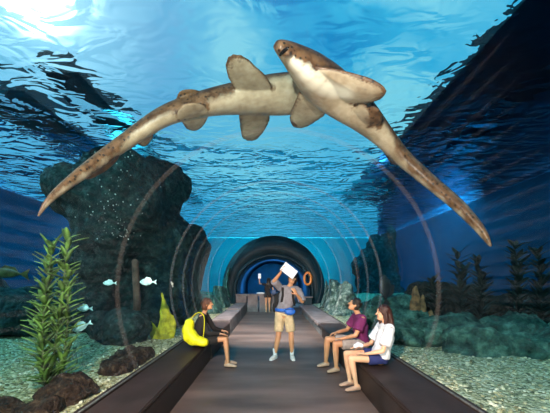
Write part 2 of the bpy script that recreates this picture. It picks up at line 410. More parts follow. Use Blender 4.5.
# ------------------------------------------------------------------ benches
def bench(x0, x1, y0, y1, z, m, lab, top=.05, over=.0):
    t = thing('bench', lab, 'bench', ((x0+x1)/2, (y0+y1)/2, 0), 'benches along the tunnel')
    bm = bmesh.new(); box(bm, (x0, y0, z-top), (x1, y1, z), .012); obj('seat', bm, m, t, False)
    s = 1 if x0 > 0 else -1
    a, b = (x0+over, x1) if s > 0 else (x0, x1-over)
    bm = bmesh.new(); box(bm, (a, y0+.01, 0), (b, y1-.01, z-top), .006); obj('base', bm, m, t, False)
    return t
g = .012
bench(XL+.04, -1.22, YB, 5.95, SEAT, M_BENCH, 'long dark brown bench on the left, where the woman with the yellow bag sits')
bench(XL+.04, -1.20, 5.97, 8.6, SEAT, M_BENCH, 'brown bench section just beyond the woman with the yellow bag')
bench(XL+.04, -1.20, 8.62, 11.4, SEAT+.06, M_BGREY, 'grey stone bench section further along the left side')
bench(XL+.04, -1.20, 11.42, 14.2, SEAT+.10, M_BGREY, 'grey stone bench section on the left nearest the end of the tunnel')
bench(1.28, XR-.04, YB, 5.9, SEAT, M_BENCH, 'long dark brown bench on the right, where the woman and man sit', over=.0)
bench(1.28, XR-.04, 5.92, 8.3, SEAT, M_BENCH, 'dark brown bench section just beyond the man in purple', over=.1)
bench(1.26, XR-.04, 8.32, 13.9, SEAT+.02, M_BGREY, 'long pale topped bench on the right at the far end', top=.09, over=.12)
# low counter across the end
t = thing('planter_wall', 'low grey stone counter across the tunnel end behind the woman in black', 'counter', (-.8, 14.9, 0))
bm = bmesh.new(); box(bm, (-1.78, 14.62, .78), (.30, 15.02, .86), .01); obj('top', bm, M_BGREY, t, False)
for x0, x1 in ((-1.76, -1.25), (-1.2, -.7), (-.62, -.12), (-.1, .26)):
    bm = bmesh.new(); box(bm, (x0, 14.66, 0), (x1, 15.0, .78), .01); obj('base_block', bm, M_BGREY, t, False)
bm = bmesh.new(); ell(bm, (-.55, 14.78, .90), (.22, .12, .05)); tag(obj('towel', bm, M_WHITEC), 'crumpled white towel lying on the stone counter', 'towel')
t = thing('ledge', 'small pale ledge jutting from the right end of the portal', 'ledge', (1.75, 14.9, .7))
bm = bmesh.new(); box(bm, (1.5, 14.6, .68), (2.0, 15.07, .74), .01); obj('top', bm, M_BGREY, t, False)
bm = bmesh.new(); box(bm, (1.6, 14.7, 0), (1.95, 15.05, .68), .01); obj('base', bm, M_PORT, t, False)
# orange ring built in place of a reflection
t = thing('orange_reflection', 'oval orange ring hanging on the right side of the far portal', 'ring', (1.78, 14.98, 1.62))  # ring stands in for an orange reflection
bm = bmesh.new(); N = 28
pts = [Vector((1.78+.17*math.cos(2*math.pi*i/N), 14.98, 1.62+.30*math.sin(2*math.pi*i/N))) for i in range(N)]
rings = []
for i, p in enumerate(pts):
    rad = (p-Vector((1.78, 14.98, 1.62))).normalized()
    rings.append([bm.verts.new(p+rad*.065*math.cos(a)+Vector((0, 1, 0))*.065*math.sin(a)) for a in [2*math.pi*k/10 for k in range(10)]])
for i in range(N):
    a, b = rings[i], rings[(i+1) % N]
    for k in range(10): bm.faces.new((a[k], a[(k+1) % 10], b[(k+1) % 10], b[k]))
obj('ring', bm, M_ORANGE, t)
bm = bmesh.new(); box(bm, (1.76, 14.97, 1.93), (1.80, 15.08, 1.97)); obj('hook', bm, M_BGREY, t)

# ------------------------------------------------------------------ rocks
def disp(me, amp, fr, seed, flat=None):
    me.calc_loop_triangles() if False else None
    nr = [v.normal.copy() for v in me.vertices]
    for v, nn in zip(me.vertices, nr):
        p = v.co*fr+Vector((seed, seed*2, 0))
        d = noise.fractal(p, 1.0, 2.1, 6) + .5*(abs(noise.noise(p*.6))*-1+.3)
        v.co += nn*d*amp
        if flat is not None and v.co.z < flat: v.co.z = flat
def rock(name, lab, cat, blobs, m, vox=.08, amp=.18, fr=1.2, seed=1, group=None):
    bm = bmesh.new()
    for c, r in blobs: ell(bm, c, r if isinstance(r, tuple) else (r, r, r), sub=3)
    me = remesh(bm, vox, 2); disp(me, amp, fr, seed)
    for v in me.vertices:                         # keep clear of the tunnel
        if v.co.y < YE+.6:
            dz = v.co.z-TZ; lim = math.sqrt(max(0, (TR+.12)**2-dz*dz)) if v.co.z > SEAT else XR-TX+.12
            if abs(v.co.x-TX) < lim and dz < TR: v.co.x = TX+math.copysign(lim, sum(c[0].x for c in blobs)/len(blobs)-TX)
    return tag(link(name, me, m), lab, cat, group)
def B(x, y, Y, r): return (px(x, y, Y), r)
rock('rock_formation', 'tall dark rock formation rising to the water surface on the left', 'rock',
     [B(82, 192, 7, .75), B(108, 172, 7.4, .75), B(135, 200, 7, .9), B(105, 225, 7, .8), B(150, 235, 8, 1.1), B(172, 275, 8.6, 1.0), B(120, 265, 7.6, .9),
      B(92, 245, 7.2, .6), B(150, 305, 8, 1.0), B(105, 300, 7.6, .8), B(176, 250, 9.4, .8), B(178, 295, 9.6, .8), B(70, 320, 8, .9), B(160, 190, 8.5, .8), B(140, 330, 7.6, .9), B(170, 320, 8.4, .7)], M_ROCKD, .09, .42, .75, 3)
rock('rock', 'low dark rocky ledge at the far left edge beneath the blue wall', 'rock', [B(5, 312, 7.5, .6), B(35, 318, 7.8, .55), B(-30, 305, 7.4, .7)], M_ROCKD, .06, .25, 1.2, 8)
rock('rock', 'flat teal rock slab behind the leafy green plant', 'rock', [B(20, 300, 9.5, (1.3, .7, .35)), B(60, 296, 9.5, (1, .7, .35))], M_ROCKD, .06, .25, 1.2, 12)
rock('boulder', 'rounded grey boulder on the gravel beneath the rock formation', 'boulder', [B(125, 328, 5.9, (.50, .45, .38)), B(108, 326, 6.1, (.35, .35, .35))], M_ROCKD, .04, .12, 2, 4)
rock('boulder', 'big dark boulder at the left edge, just behind the pale gravel', 'boulder', [B(18, 318, 6.2, (.5, .4, .42)), B(-10, 312, 6.4, (.5, .4, .5)), B(42, 326, 6.4, (.4, .35, .32))], M_ROCKD, .04, .14, 2, 14)
rock('boulder', 'dark brown boulder near the glass, right of the leafy green plant', 'boulder', [(Vector((-2.17, 3.2, .37)), (.26, .30, .15)), (Vector((-2.35, 3.3, .36)), (.22, .2, .13))], M_ROCKB, .015, .08, 5, 5)
rock('boulder', 'flat brown boulder near the glass, halfway to the yellow sponge', 'boulder', [(Vector((-2.12, 4.35, .36)), (.30, .50, .13)), (Vector((-2.2, 4.8, .36)), (.3, .3, .12))], M_ROCKB, .015, .08, 5, 6)  # the yellow sponge is the added yellow_reflection shape
rock('boulder', 'dark boulder at the foot of the leafy green plant', 'boulder', [(Vector((-2.22, 2.75, .36)), (.26, .20, .13)), (Vector((-2.5, 2.75, .36)), (.2, .2, .12))], M_ROCKB, .015, .08, 5, 9)
rock('boulder', 'dark boulder in the lower left corner of the picture', 'boulder', [(Vector((-2.55, 2.55, .38)), (.22, .14, .10)), (Vector((-2.4, 2.4, .38)), (.15, .12, .08))], M_ROCKB, .02, .06, 4, 10)
reef = [((2.62, 6.0, .45), (.45, .5, .30), 'nearest the orange sponge behind the seated woman'), ((3.15, 5.9, .48), (.42, .42, .32), 'second from the left in the row'),
        ((3.55, 5.1, .42), (.45, .42, .34), 'third from the left, low and broad'), ((4.15, 4.9, .42), (.45, .45, .33), 'fourth from the left, right of the low broad one'),
        ((4.8, 4.9, .42), (.45, .5, .38), 'at the right edge of the picture'), ((3.95, 6.3, .5), (.6, .45, .36), 'in the back row, below the pair of dark kelp'),
        ((5.1, 6.2, .5), (.6, .5, .40), 'in the back row, below the rightmost kelp')]
for i, (c, r, s) in enumerate(reef):
    c = Vector(c); c2 = c+Vector((.3*math.sin(i*2), .12, .03))
    rock('reef_rock', 'green crusted reef rock '+s, 'rock', [(c, r), (c2, tuple(q*.8 for q in r))], M_ROCKG, .035, .16, 2.2, 20+i*3, 'reef rocks along the right gravel bed')
rock('coral_head', 'pale whitish coral clump outside the glass beyond the man in purple', 'coral', [B(332, 300, 12, (.5, .4, .7)), B(322, 296, 13, (.35, .3, .7)), B(344, 300, 10.5, (.3, .3, .6)), B(340, 312, 10.5, (.4, .4, .4))], ramped('pale_coral', [(.35, (.03, .06, .05)), (.5, (.12, .2, .16)), (.62, (.5, .58, .5)), (.8, (.8, .85, .75))], 5, bump=1, bdist=.1), .05, .25, 2.5, 41)
rock('reef_rock', 'teal rock outside the glass behind the heads of the two seated people', 'rock', [B(372, 318, 7.8, (.5, .5, .5)), B(395, 312, 7.6, (.55, .5, .45)), B(410, 326, 7, (.4, .4, .35))], M_ROCKG, .05, .2, 2, 51)
rock('rock_ridge', 'long dark brown rock ridge behind the kelp along the right wall', 'rock', [B(x, 316+4*math.sin(x), 8.6, (.75, .5, .65+.15*math.sin(x*.7))) for x in range(432, 660, 22)], M_ROCKB, .07, .35, 1.1, 71)
rock('rock_ridge', 'dark teal rock ridge across the gravel behind the leafy green seaweed', 'rock', [B(x, 322+3*math.sin(x), 7.0, (.6, .45, .55+.15*math.sin(x*.7))) for x in range(-40, 100, 18)], M_ROCKD, .07, .35, 1.1, 75)
rock('rock_formation', 'murky dark rock mass far back on the right, beyond the tunnel side', 'rock', [B(380, 300, 24, (2.2, 1.2, 2.2)), B(392, 262, 24, (2.2, 1.2, 2.4)), B(372, 272, 23.5, (1.2, 1, 1.6)), B(410, 290, 23, (2, 1.2, 2.4)), B(400, 240, 24, (1.4, 1, 1.2))], M_ROCKD, .16, .9, .6, 91)  # added to hide the wall corner; dark rock stands in for murky teal water
rock('rock', 'dark green rocks outside the left glass near the tunnel end', 'rock', [B(226, 298, 13.5, (.6, .8, .55)), B(205, 308, 11.5, (.7, .6, .4)), B(232, 284, 15, (.4, .4, .7))], M_ROCKG, .07, .3, 1.5, 55)

# ------------------------------------------------------------------ plants
def leaf(bm, base, d, up, L, W):
    d = d.normalized(); s = d.cross(up)
    if s.length < 1e-3: s = Vector((1, 0, 0))
    s.normalize(); nrm = s.cross(d).normalized(); n = 5; ra = []; rb = []
    for i in range(n+1):
        u = i/n; wv = W*math.sin(math.pi*(u*.88+.06))**.8
        c = base + d*L*u + nrm*(L*.18*u*u)*-1
        ra.append((bm.verts.new(c-s*wv), bm.verts.new(c+nrm*.004*1.5), bm.verts.new(c+s*wv), bm.verts.new(c-nrm*.003)))
    for a, b in zip(ra, ra[1:]):
        for k in range(4): bm.faces.new((a[k], a[(k+1) % 4], b[(k+1) % 4], b[k]))
    bm.faces.new(ra[0]); bm.faces.new(tuple(reversed(ra[-1])))
def plant(name, lab, cat, stems, nleaf, L, W, ml, ms, seed=1, group=None, spread=1.0):
    rnd = random.Random(seed); b0 = Vector(stems[0][0]); t = thing(name, lab, cat, b0, group)
    bs = bmesh.new(); bl = bmesh.new()
    for st in stems:
        P = spline([tuple(p) for p in st], 8)
        loft(bs, P, [.014*(1-.6*i/len(P)) for i in range(len(P))], seg=6)
        for k in range(nleaf):
            u = .06+.94*(k+rnd.random()*.6)/nleaf; f = min(u, .999)*(len(P)-1); i = int(f)
            p = Vector(P[i]).lerp(Vector(P[min(i+1, len(P)-1)]), f-i)
            az = k*2.4+rnd.uniform(-.4, .4); el = rnd.uniform(.3, 1.1)
            d = Vector((math.cos(az)*math.cos(el)*spread, math.sin(az)*math.cos(el)*spread, math.sin(el)))
            leaf(bl, p, d, Vector((0, 0, 1)), L*rnd.uniform(.7, 1.2)*(1-.25*u), W*rnd.uniform(.8, 1.2))
    obj('stem', bs, ms, t); obj('foliage', bl, ml, t)
    return t
G = SEAT-.05
plant('leafy_seaweed', 'tall leafy green seaweed standing on the left gravel bed near the glass', 'plant',
      [[(-2.56, 3.42, G), (-2.50, 3.45, .8), (-2.46, 3.5, 1.3), (-2.38, 3.5, 2.08)],
       [(-2.52, 3.35, G), (-2.56, 3.35, .8), (-2.58, 3.4, 1.3), (-2.52, 3.45, 2.0)],
       [(-2.60, 3.45, G), (-2.70, 3.5, .7), (-2.66, 3.5, 1.2), (-2.58, 3.5, 1.8)],
       [(-2.50, 3.5, G), (-2.44, 3.5, .6), (-2.42, 3.55, 1.1), (-2.42, 3.55, 1.7)]], 80, .25, .030, M_LEAF, M_STEM, 3, spread=.75)
kelps = [((460, 330), 255, 7.0, 'dark kelp left of the pair standing before the blue wall'), ((480, 330), 262, 7.2, 'dark kelp right of the pair standing before the blue wall'),
         ((517, 330), 245, 6.8, 'dark kelp second from the right edge before the blue wall'), ((540, 332), 250, 7.0, 'dark kelp at the right edge before the blue wall'), ((435, 330), 280, 7.4, 'short dark kelp right of the orange brown sponge')]
for i, ((x, y), yt, Y, s) in enumerate(kelps):
    a = px(x, y, Y); b = px(x-3, yt, Y); m1 = a.lerp(b, .5)+Vector((.08, 0, 0))
    a.z = .40
    a2 = a+Vector((.16, .1, 0)); b2 = b+Vector((.22, .1, -.35))
    plant('kelp', s, 'kelp', [[a, m1, b], [a2, (a2+b2)/2+Vector((-.1, 0, 0)), b2]], 54, .40, .055, M_LEAFD, M_LEAFD, 30+i, 'dark kelp before the right wall')
def sponge(name, lab, spikes, m):
    bm = bmesh.new()
    for P, rr in spikes:
        Q = spline([tuple(p)+(r,) for p, r in zip(P, rr)], 4); loft(bm, [q[:3] for q in Q], [(max(.01, q[3]), max(.01, q[3]*.7)) for q in Q], xdir=(1, 0, 0), seg=10)
    me = remesh(bm, .02, 2); disp(me, .03, 5, 3); return tag(link(name, me, m), lab, 'sponge')
Y = 6.4
sponge('yellow_reflection', 'yellow spiked sponge standing on the left gravel behind the yellow bag',  # spiked shape added where the bag's yellow reflection would be
       [([px(165, 338, Y), px(166, 318, Y), px(164, 305, Y), px(162, 293, Y)], [.20, .13, .06, .015]), ([px(156, 338, Y), px(153, 328, Y), px(150, 322, Y)], [.12, .09, .04]), ([px(170, 335, Y), px(172, 325, Y), px(172, 316, Y)], [.10, .09, .04])], M_YREFL)
Y = 6.9
sponge('tube_sponge', 'orange brown spiked sponge behind the woman in white', [([px(416, 330, Y), px(415, 305, Y), px(416, 286, Y)], [.12, .12, .03]), ([px(422, 330, Y), px(422, 310, Y), px(423, 295, Y)], [.1, .09, .02]), ([px(410, 330, Y), px(411, 318, Y), px(412, 308, Y)], [.1, .07, .02]), ([px(430, 332, Y), px(430, 318, Y), px(431, 309, Y)], [.1, .08, .02])], M_SPONGE)
bm = bmesh.new(); loft(bm, [px(136, 330, 6.6), px(137, 300, 6.6), px(135, 262, 6.6)], [.09, .075, .07], seg=12)
tag(obj('brown_reflection', bm, pbr('reflected_brown', (.14, .065, .045), .8, .3, 6, .5)), 'upright brown post standing before the rock formation', 'post')  # upright shape stands in for a brown reflection in the acrylic

# ------------------------------------------------------------------ fish
def fish(name, lab, c, L, m, ang=0, deep=.36, group=None, yaw=0):
    t = thing(name, lab, 'fish', c, group); bm = bmesh.new()
    P = [(-.5, .03), (-.38, .12), (-.2, .38), (.05, .5), (.28, .42), (.42, .24), (.5, .08)]
    Rm = Matrix.Rotation(yaw, 3, 'Z') @ Matrix.Rotation(ang, 3, 'Y')
    loft(bm, [Vector(c)+Rm @ Vector((-x*L, 0, 0)) for x, r in P], [(max(.004, r*L*deep*.45), max(.006, r*L*deep)) for x, r in P], xdir=Rm @ Vector((0, 1, 0)), seg=12)
    obj('body', bm, m, t)
    def fin(name, pts, th=.004):
        b = bmesh.new(); A = [b.verts.new(Vector(c)+Rm @ Vector((x*L, -th, z*L))) for x, z in pts]; C = [b.verts.new(Vector(c)+Rm @ Vector((x*L, th, z*L))) for x, z in pts]
        b.faces.new(A); b.faces.new(list(reversed(C)))
        for i in range(len(pts)): j = (i+1) % len(pts); b.faces.new((A[i], C[i], C[j], A[j]))
        obj(name, b, m, t, False)
    fin('tail_fin', [(.44, .03), (.68, .17), (.62, 0), (.68, -.17), (.44, -.03)])
    fin('dorsal_fin', [(-.2, deep*.33), (-.05, deep*.75), (.25, deep*.6), (.35, deep*.2)])
    b = bmesh.new(); e = Vector(c)+Rm @ Vector((-.36*L, -deep*.10*L, .05*L)); ell(b, e, (.022*L+.002,)*3, sub=2); obj('eye', b, M_EYE, t)
for (x, y, Y, L, a, yw, s) in ((81, 327, 3.9, .17, R(-25), .3, 'pale cyan fish tilted nose up, lowest beside the green seaweed'), (84, 308.5, 4.2, .15, 0, 0, 'pale cyan fish just above the tilted one beside the green seaweed'),
                           (109, 283, 4.6, .13, 0, .4, 'small pale cyan fish before the dark rock, left of the brown post'), (147, 282, 4.6, .18, 0, 0, 'pale cyan fish just right of the brown post')):  # the brown post is the added brown_reflection shape
    fish('silver_fish', s, px(x, y, Y), L*1.2, M_FISHC, a, .5, 'small pale cyan fish', yw)
fish('fish_shape', 'large bronze fish swimming at the far left edge', px(6, 273, 6.5), .75, M_FISHB, R(4), .3)
fish('fish_shape', 'dark round fish beyond the glass above the woman in white', px(385, 288, 7.2), .62, M_DKREFL, R(85), .5)  # fish shape stands in for a head reflected in the acrylic
fish('silver_fish', 'tiny white fish before the dark rock right of the yellow sponge tip', px(172, 284, 6.0), .10, M_WHC, R(70))  # the yellow sponge is the added yellow_reflection shape

bm = bmesh.new(); rb = random.Random(4)
for _ in range(110):
    p = px(rb.gauss(112, 14), rb.uniform(150, 240), rb.uniform(5.0, 5.8)); ell(bm, p, (rb.uniform(.006, .014),)*3, sub=1)
tag(obj('bubbles', bm, M_WHC), 'fine bubbles rising before the tall rock formation', 'bubbles', kind='stuff')

# ------------------------------------------------------------------ sharks
def shell_t(x, y, Rd):                            # depth at which the sight line leaves radius Rd about the tunnel axis
    a = (x-CX)/F; c = (CY-y)/F; o1, o2 = -TX, CZ-TZ
    A = a*a+c*c; Bq = 2*(a*o1+c*o2); Cq = o1*o1+o2*o2-Rd*Rd
    return (-Bq+math.sqrt(Bq*Bq-4*A*Cq))/(2*A)
def on(x, y, Rd): return px(x, y, shell_t(x, y, Rd))
def f_shark(t, out):
    at = t.n('ShaderNodeAttribute', attribute_name='back')
    tc = t.n('ShaderNodeTexCoord')
    n = t.n('ShaderNodeTexNoise', i_Vector=tc.outputs['Object'], i_Scale=3.0, i_Detail=6.0)
    n2 = t.n('ShaderNodeTexNoise', i_Vector=tc.outputs['Object'], i_Scale=14.0, i_Detail=4.0)
    vo = t.n('ShaderNodeTexVoronoi', i_Vector=tc.outputs['Object'], i_Scale=20.0)
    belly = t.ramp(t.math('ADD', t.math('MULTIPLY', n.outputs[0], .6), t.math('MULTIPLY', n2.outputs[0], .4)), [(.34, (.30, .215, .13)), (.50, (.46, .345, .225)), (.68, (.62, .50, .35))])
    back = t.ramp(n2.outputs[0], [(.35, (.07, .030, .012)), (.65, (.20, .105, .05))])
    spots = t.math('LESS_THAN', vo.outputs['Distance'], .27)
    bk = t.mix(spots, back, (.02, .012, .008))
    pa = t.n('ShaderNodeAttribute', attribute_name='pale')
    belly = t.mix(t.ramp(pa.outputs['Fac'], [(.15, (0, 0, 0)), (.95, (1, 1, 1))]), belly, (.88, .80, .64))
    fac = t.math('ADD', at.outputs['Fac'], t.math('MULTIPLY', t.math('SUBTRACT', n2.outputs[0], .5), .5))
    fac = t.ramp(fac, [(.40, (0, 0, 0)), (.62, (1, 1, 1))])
    b = t.n('ShaderNodeBsdfPrincipled', i_Roughness=.42); t.set(b.inputs['Base Color'], t.mix(fac, belly, bk))
    bp = t.n('ShaderNodeBump', i_Strength=.25, i_Distance=.01, i_Height=n2.outputs[0]); t.set(b.inputs['Normal'], bp)
    t.set(out.inputs[0], b)
M_SHARK = mat('zebra_shark_skin', f_shark)
def shark(lab, spine, Rs, rolls, fins, dusky=(), pale=()):
    """spine: (px, py, halfwidth_px); Rs: shell radius per point; fins: (outline px, shell offset, backness)"""
    pts = [(x, y, h, r, q) for (x, y, h), r, q in zip(spine, Rs, rolls)]
    Q = spline(pts, 6); C = [on(q[0], q[1], q[3]) for q in Q]
    bm = bmesh.new(); src = []                    # src: positions with backness
    seg = 24; rings = []
    axis = Vector((TX, 0, TZ))
    for i, q in enumerate(Q):
        tn = (C[min(i+1, len(C)-1)]-C[max(i-1, 0)]).normalized()
        out = Vector((C[i].x-TX, 0, C[i].z-TZ)).normalized()
        out = (out*.75+(C[i]-Vector((0, 0, CZ))).normalized()*.6); out = (out-tn*out.dot(tn)).normalized(); sd = tn.cross(out)
        M = Matrix.Rotation(q[4], 3, tn); o2 = M @ out; s2 = M @ sd
        wd = max(.012, q[2]/F*C[i].y); hd = wd*.82
        ring = []
        for k in range(seg):
            a = 2*math.pi*k/seg; s = math.sin(a); c = math.cos(a)
            hh = hd*(s if s > 0 else s*.72)
            p = C[i]+s2*wd*c+o2*hh
            ring.append(bm.verts.new(p)); src.append((p, .5+.5*s+ q[5] if False else (.5+.5*s)))
        rings.append(ring)
    for a, b in zip(rings, rings[1:]):
        for k in range(seg): bm.faces.new((a[k], a[(k+1) % seg], b[(k+1) % seg], b[k]))
    bm.faces.new(rings[0]); bm.faces.new(list(reversed(rings[-1])))
    for outline, Rf, bk, th in fins:
        ol = spline([tuple(p) for p in outline]+[tuple(outline[0])], 4)[:-1]
        P = [on(x, y, Rf+dr) for x, y, dr in [(q+(0,))[:3] if len(q) == 2 else q for q in ol]]
        c = sum(P, Vector())/len(P)
        nrm = Vector()
        for i in range(len(P)): nrm += (P[i]-c).cross(P[(i+1) % len(P)]-c)
        nrm.normalize()
        if nrm.dot(c-Vector((0, 0, CZ))) < 0: nrm = -nrm        # points away from the viewer: the back side
        def layer(s, off): return [bm.verts.new(c+(p-c)*s+nrm*off) for p in P]
        L = [layer(.0001, -th), layer(.5, -th*.9), layer(.85, -th*.55), layer(1, 0), layer(.85, th*.55), layer(.5, th*.9), layer(.0001, th)]
        for (u, v), in zip(zip(L, L[1:])):
            for i in range(len(P)): j = (i+1) % len(P); bm.faces.new((u[i], u[j], v[j], v[i]))
        bm.faces.new(L[0]); bm.faces.new(list(reversed(L[-1])))
        for li, lay in enumerate(L):
            for v in lay: src.append((v.co.copy(), (bk if li < 3 else (.95 if li == 3 else 1.0))))
    kd = kdtree.KDTree(len(src))
    for i, (p, b) in enumerate(src): kd.insert(p, i)
    kd.balance()
    me = remesh(bm, .013, 4)
    at = me.attributes.new('back', 'FLOAT', 'POINT')
    vals = []
    for v in me.vertices:
        fs = kd.find_n(v.co, 4); ws = [1/(d+.004) for _, _, d in fs]; vals.append(sum(src[i][1]*w_ for (_, i, _), w_ in zip(fs, ws))/sum(ws))
    def blob(v, lst): return max([st*max(0.0, 1-(v.co-c).length/r) for c, r, st in lst] or [0])
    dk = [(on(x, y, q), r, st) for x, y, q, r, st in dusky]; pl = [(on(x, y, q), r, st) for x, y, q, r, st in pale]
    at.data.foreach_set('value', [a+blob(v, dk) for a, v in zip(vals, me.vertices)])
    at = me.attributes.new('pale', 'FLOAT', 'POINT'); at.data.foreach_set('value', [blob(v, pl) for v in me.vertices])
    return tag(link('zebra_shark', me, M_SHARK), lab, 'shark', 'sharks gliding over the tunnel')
s1 = shark('zebra shark with tail pointing down left, head hidden behind the other shark',
    [(38, 217, 1.5), (47, 203, 3.5), (62, 189, 5.5), (90, 168, 8), (130, 140, 10.5), (165, 118, 13), (200, 107, 16), (235, 101, 19), (270, 97, 21), (292, 95, 20), (306, 93, 15), (318, 92, 7)],
    [2.42, 2.42, 2.43, 2.45, 2.48, 2.5, 2.52, 2.56, 2.6, 2.68, 2.72, 2.75], [R(10), R(15), R(22), R(30), R(42), R(52), R(52), R(36), R(14), 0, 0, 0],
    [([(236, 92), (228, 78), (225, 62), (232, 54), (244, 56), (256, 66), (268, 78), (272, 90), (255, 100)], 2.56, .12, .035),
     ([(238, 112), (240, 128), (243, 139), (254, 141), (263, 133), (271, 116), (255, 106)], 2.50, .15, .03),
     ([(176, 112), (183, 104), (196, 102), (206, 106), (203, 114), (190, 117), (178, 119)], 2.40, .02, .025),
     ([(180, 120), (186, 129), (196, 131), (205, 124), (208, 113), (192, 110)], 2.46, .3, .025),
     ([(176, 97), (180, 91), (190, 89), (200, 91), (208, 98), (196, 106), (184, 106)], 2.62, .95, .03),
     ([(136, 140), (141, 147), (148, 145), (154, 135), (150, 126), (138, 133)], 2.50, .5, .022),
     ([(84, 180), (92, 179), (110, 168), (120, 156), (106, 156), (88, 170)], 2.46, .5, .02)],
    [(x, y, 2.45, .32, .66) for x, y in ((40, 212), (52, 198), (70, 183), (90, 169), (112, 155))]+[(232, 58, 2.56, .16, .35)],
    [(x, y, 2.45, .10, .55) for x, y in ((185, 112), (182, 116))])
s2 = shark('zebra shark in front, head up, pale belly showing, tail pointing down right',
    [(276, 46, 6), (281, 49, 10), (292, 58, 16), (307, 72, 23), (322, 86, 25), (342, 101, 21), (362, 117, 17), (382, 137, 13), (400, 157, 11), (425, 179, 9.5), (455, 204, 8.5), (472, 221, 7), (483, 234, 5), (491, 247, 1.5)],
    [2.42, 2.42, 2.42, 2.42, 2.42, 2.42, 2.42, 2.42, 2.42, 2.42, 2.42, 2.42, 2.42, 2.42], [R(60), R(60), R(56), R(46), R(28), R(10), R(10), R(25), R(40), R(50), R(50), R(45), R(35), R(20)],
    [([(316, 66), (332, 68), (352, 73), (372, 79), (385, 87), (387, 94), (378, 101), (362, 103), (345, 102), (330, 96)], 2.34, .12, .045),
     ([(299, 90), (293, 104), (289, 118), (293, 127), (304, 128), (317, 121), (327, 112), (322, 98)], 2.44, .2, .035),
     ([(352, 108), (358, 118), (368, 126), (374, 122), (370, 108), (360, 102)], 2.34, .3, .03),
     ([(372, 104), (380, 110), (382, 122), (376, 128), (366, 120), (364, 108)], 2.38, .5, .03),
     ([(382, 148), (388, 160), (396, 166), (402, 162), (396, 150), (386, 142)], 2.40, .4, .022)],
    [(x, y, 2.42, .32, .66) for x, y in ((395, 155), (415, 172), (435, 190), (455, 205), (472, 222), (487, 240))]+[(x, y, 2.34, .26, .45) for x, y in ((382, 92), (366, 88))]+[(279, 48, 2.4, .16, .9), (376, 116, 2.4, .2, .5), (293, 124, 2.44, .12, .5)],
    [(x, y, 2.32, .17, 1.6) for x, y in ((300, 62), (308, 70), (316, 78), (326, 84), (336, 88), (344, 90))])  # paler belly skin; part of its brightness is light painted in
for (sx, sy), par in (((282, 47), s2),):
    p = on(sx, sy, 2.36); bm = bmesh.new()
    loft(bm, [on(280, 55, 2.30), on(284, 51, 2.30), on(288, 48, 2.31)], [.012, .018, .012], seg=8); obj('mouth', bm, M_EYE, par)

# ------------------------------------------------------------------ people
def hand(bm, wrist, d, palm, s=1.0, curl=.5, side=1):
    d = d.normalized(); palm = (palm-d*palm.dot(d)).normalized(); sd = d.cross(palm)*side
    loft(bm, [wrist, wrist+d*.045*s, wrist+d*.09*s], [(.026*s, .018*s), (.040*s, .016*s), (.040*s, .014*s)], xdir=sd)
    for k, (o, L) in enumerate(((-.028, .068), (-.009, .078), (.010, .073), (.028, .056))):
        b = wrist+d*.088*s+sd*o*s; a1 = curl*.5; a2 = curl*1.3
        p1 = b+(d*math.cos(a1)+palm*math.sin(a1))*L*.5*s; p2 = p1+(d*math.cos(a2)+palm*math.sin(a2))*L*.5*s
        loft(bm, [b, p1, p2], [.0095*s, .0088*s, .0075*s], seg=8)
    b = wrist+d*.03*s-sd*.030*s; p1 = b+(d*.6-sd*.7+palm*.3).normalized()*.045*s; p2 = p1+(d*.9-sd*.2+palm*.4).normalized()*.035*s
    loft(bm, [b, p1, p2], [.013*s, .011*s, .009*s], seg=8)
def limb(bm, a, b, c, ra, rb, rc, rm=None):
    a, b, c = Vector(a), Vector(b), Vector(c)
    loft(bm, [a, a.lerp(b, .35), b], [ra, ra*.97, rb]); 
    loft(bm, [b, b.lerp(c, .28), c], [rb, rm or rb*1.02, rc])
def head(bm, c, fwd, up, s=1.0):
    f = fwd.normalized(); u = (up-f*up.dot(f)).normalized(); r = f.cross(u)
    M = Matrix((r, f, u)).transposed()
    ell(bm, c+u*.02*s, (.074*s, .092*s, .098*s), M); ell(bm, c+f*.022*s-u*.055*s, (.052*s, .062*s, .058*s), M)
    ell(bm, c+f*.062*s-u*.088*s, (.024*s, .022*s, .018*s), M, 2)
    loft(bm, [c+f*.088*s+u*.012*s, c+f*.108*s-u*.022*s], [.008*s, .014*s], seg=8)
    for sg in (-1, 1): ell(bm, c+r*sg*.076*s-u*.005*s, (.010*s, .020*s, .030*s), M, 2)
    return M, r, f, u
def face(par, c, M, r, f, u, s=1.0, mh=None):
    for sg in (-1, 1):
        bm = bmesh.new(); ell(bm, c+r*sg*.030*s+f*.083*s+u*.008*s, (.012*s, .007*s, .007*s), M, 2); obj('eye', bm, M_EYE, par)
        bm = bmesh.new(); loft(bm, [c+r*sg*.014*s+f*.092*s+u*.027*s, c+r*sg*.044*s+f*.080*s+u*.028*s], [.004*s, .003*s], seg=6); obj('eyebrow', bm, mh or M_HAIRB, par)
    bm = bmesh.new(); loft(bm, [c-r*.020*s+f*.076*s-u*.055*s, c+f*.086*s-u*.055*s, c+r*.020*s+f*.076*s-u*.055*s], [.004*s, .008*s, .004*s], seg=6); obj('lips', bm, M_LIP, par)
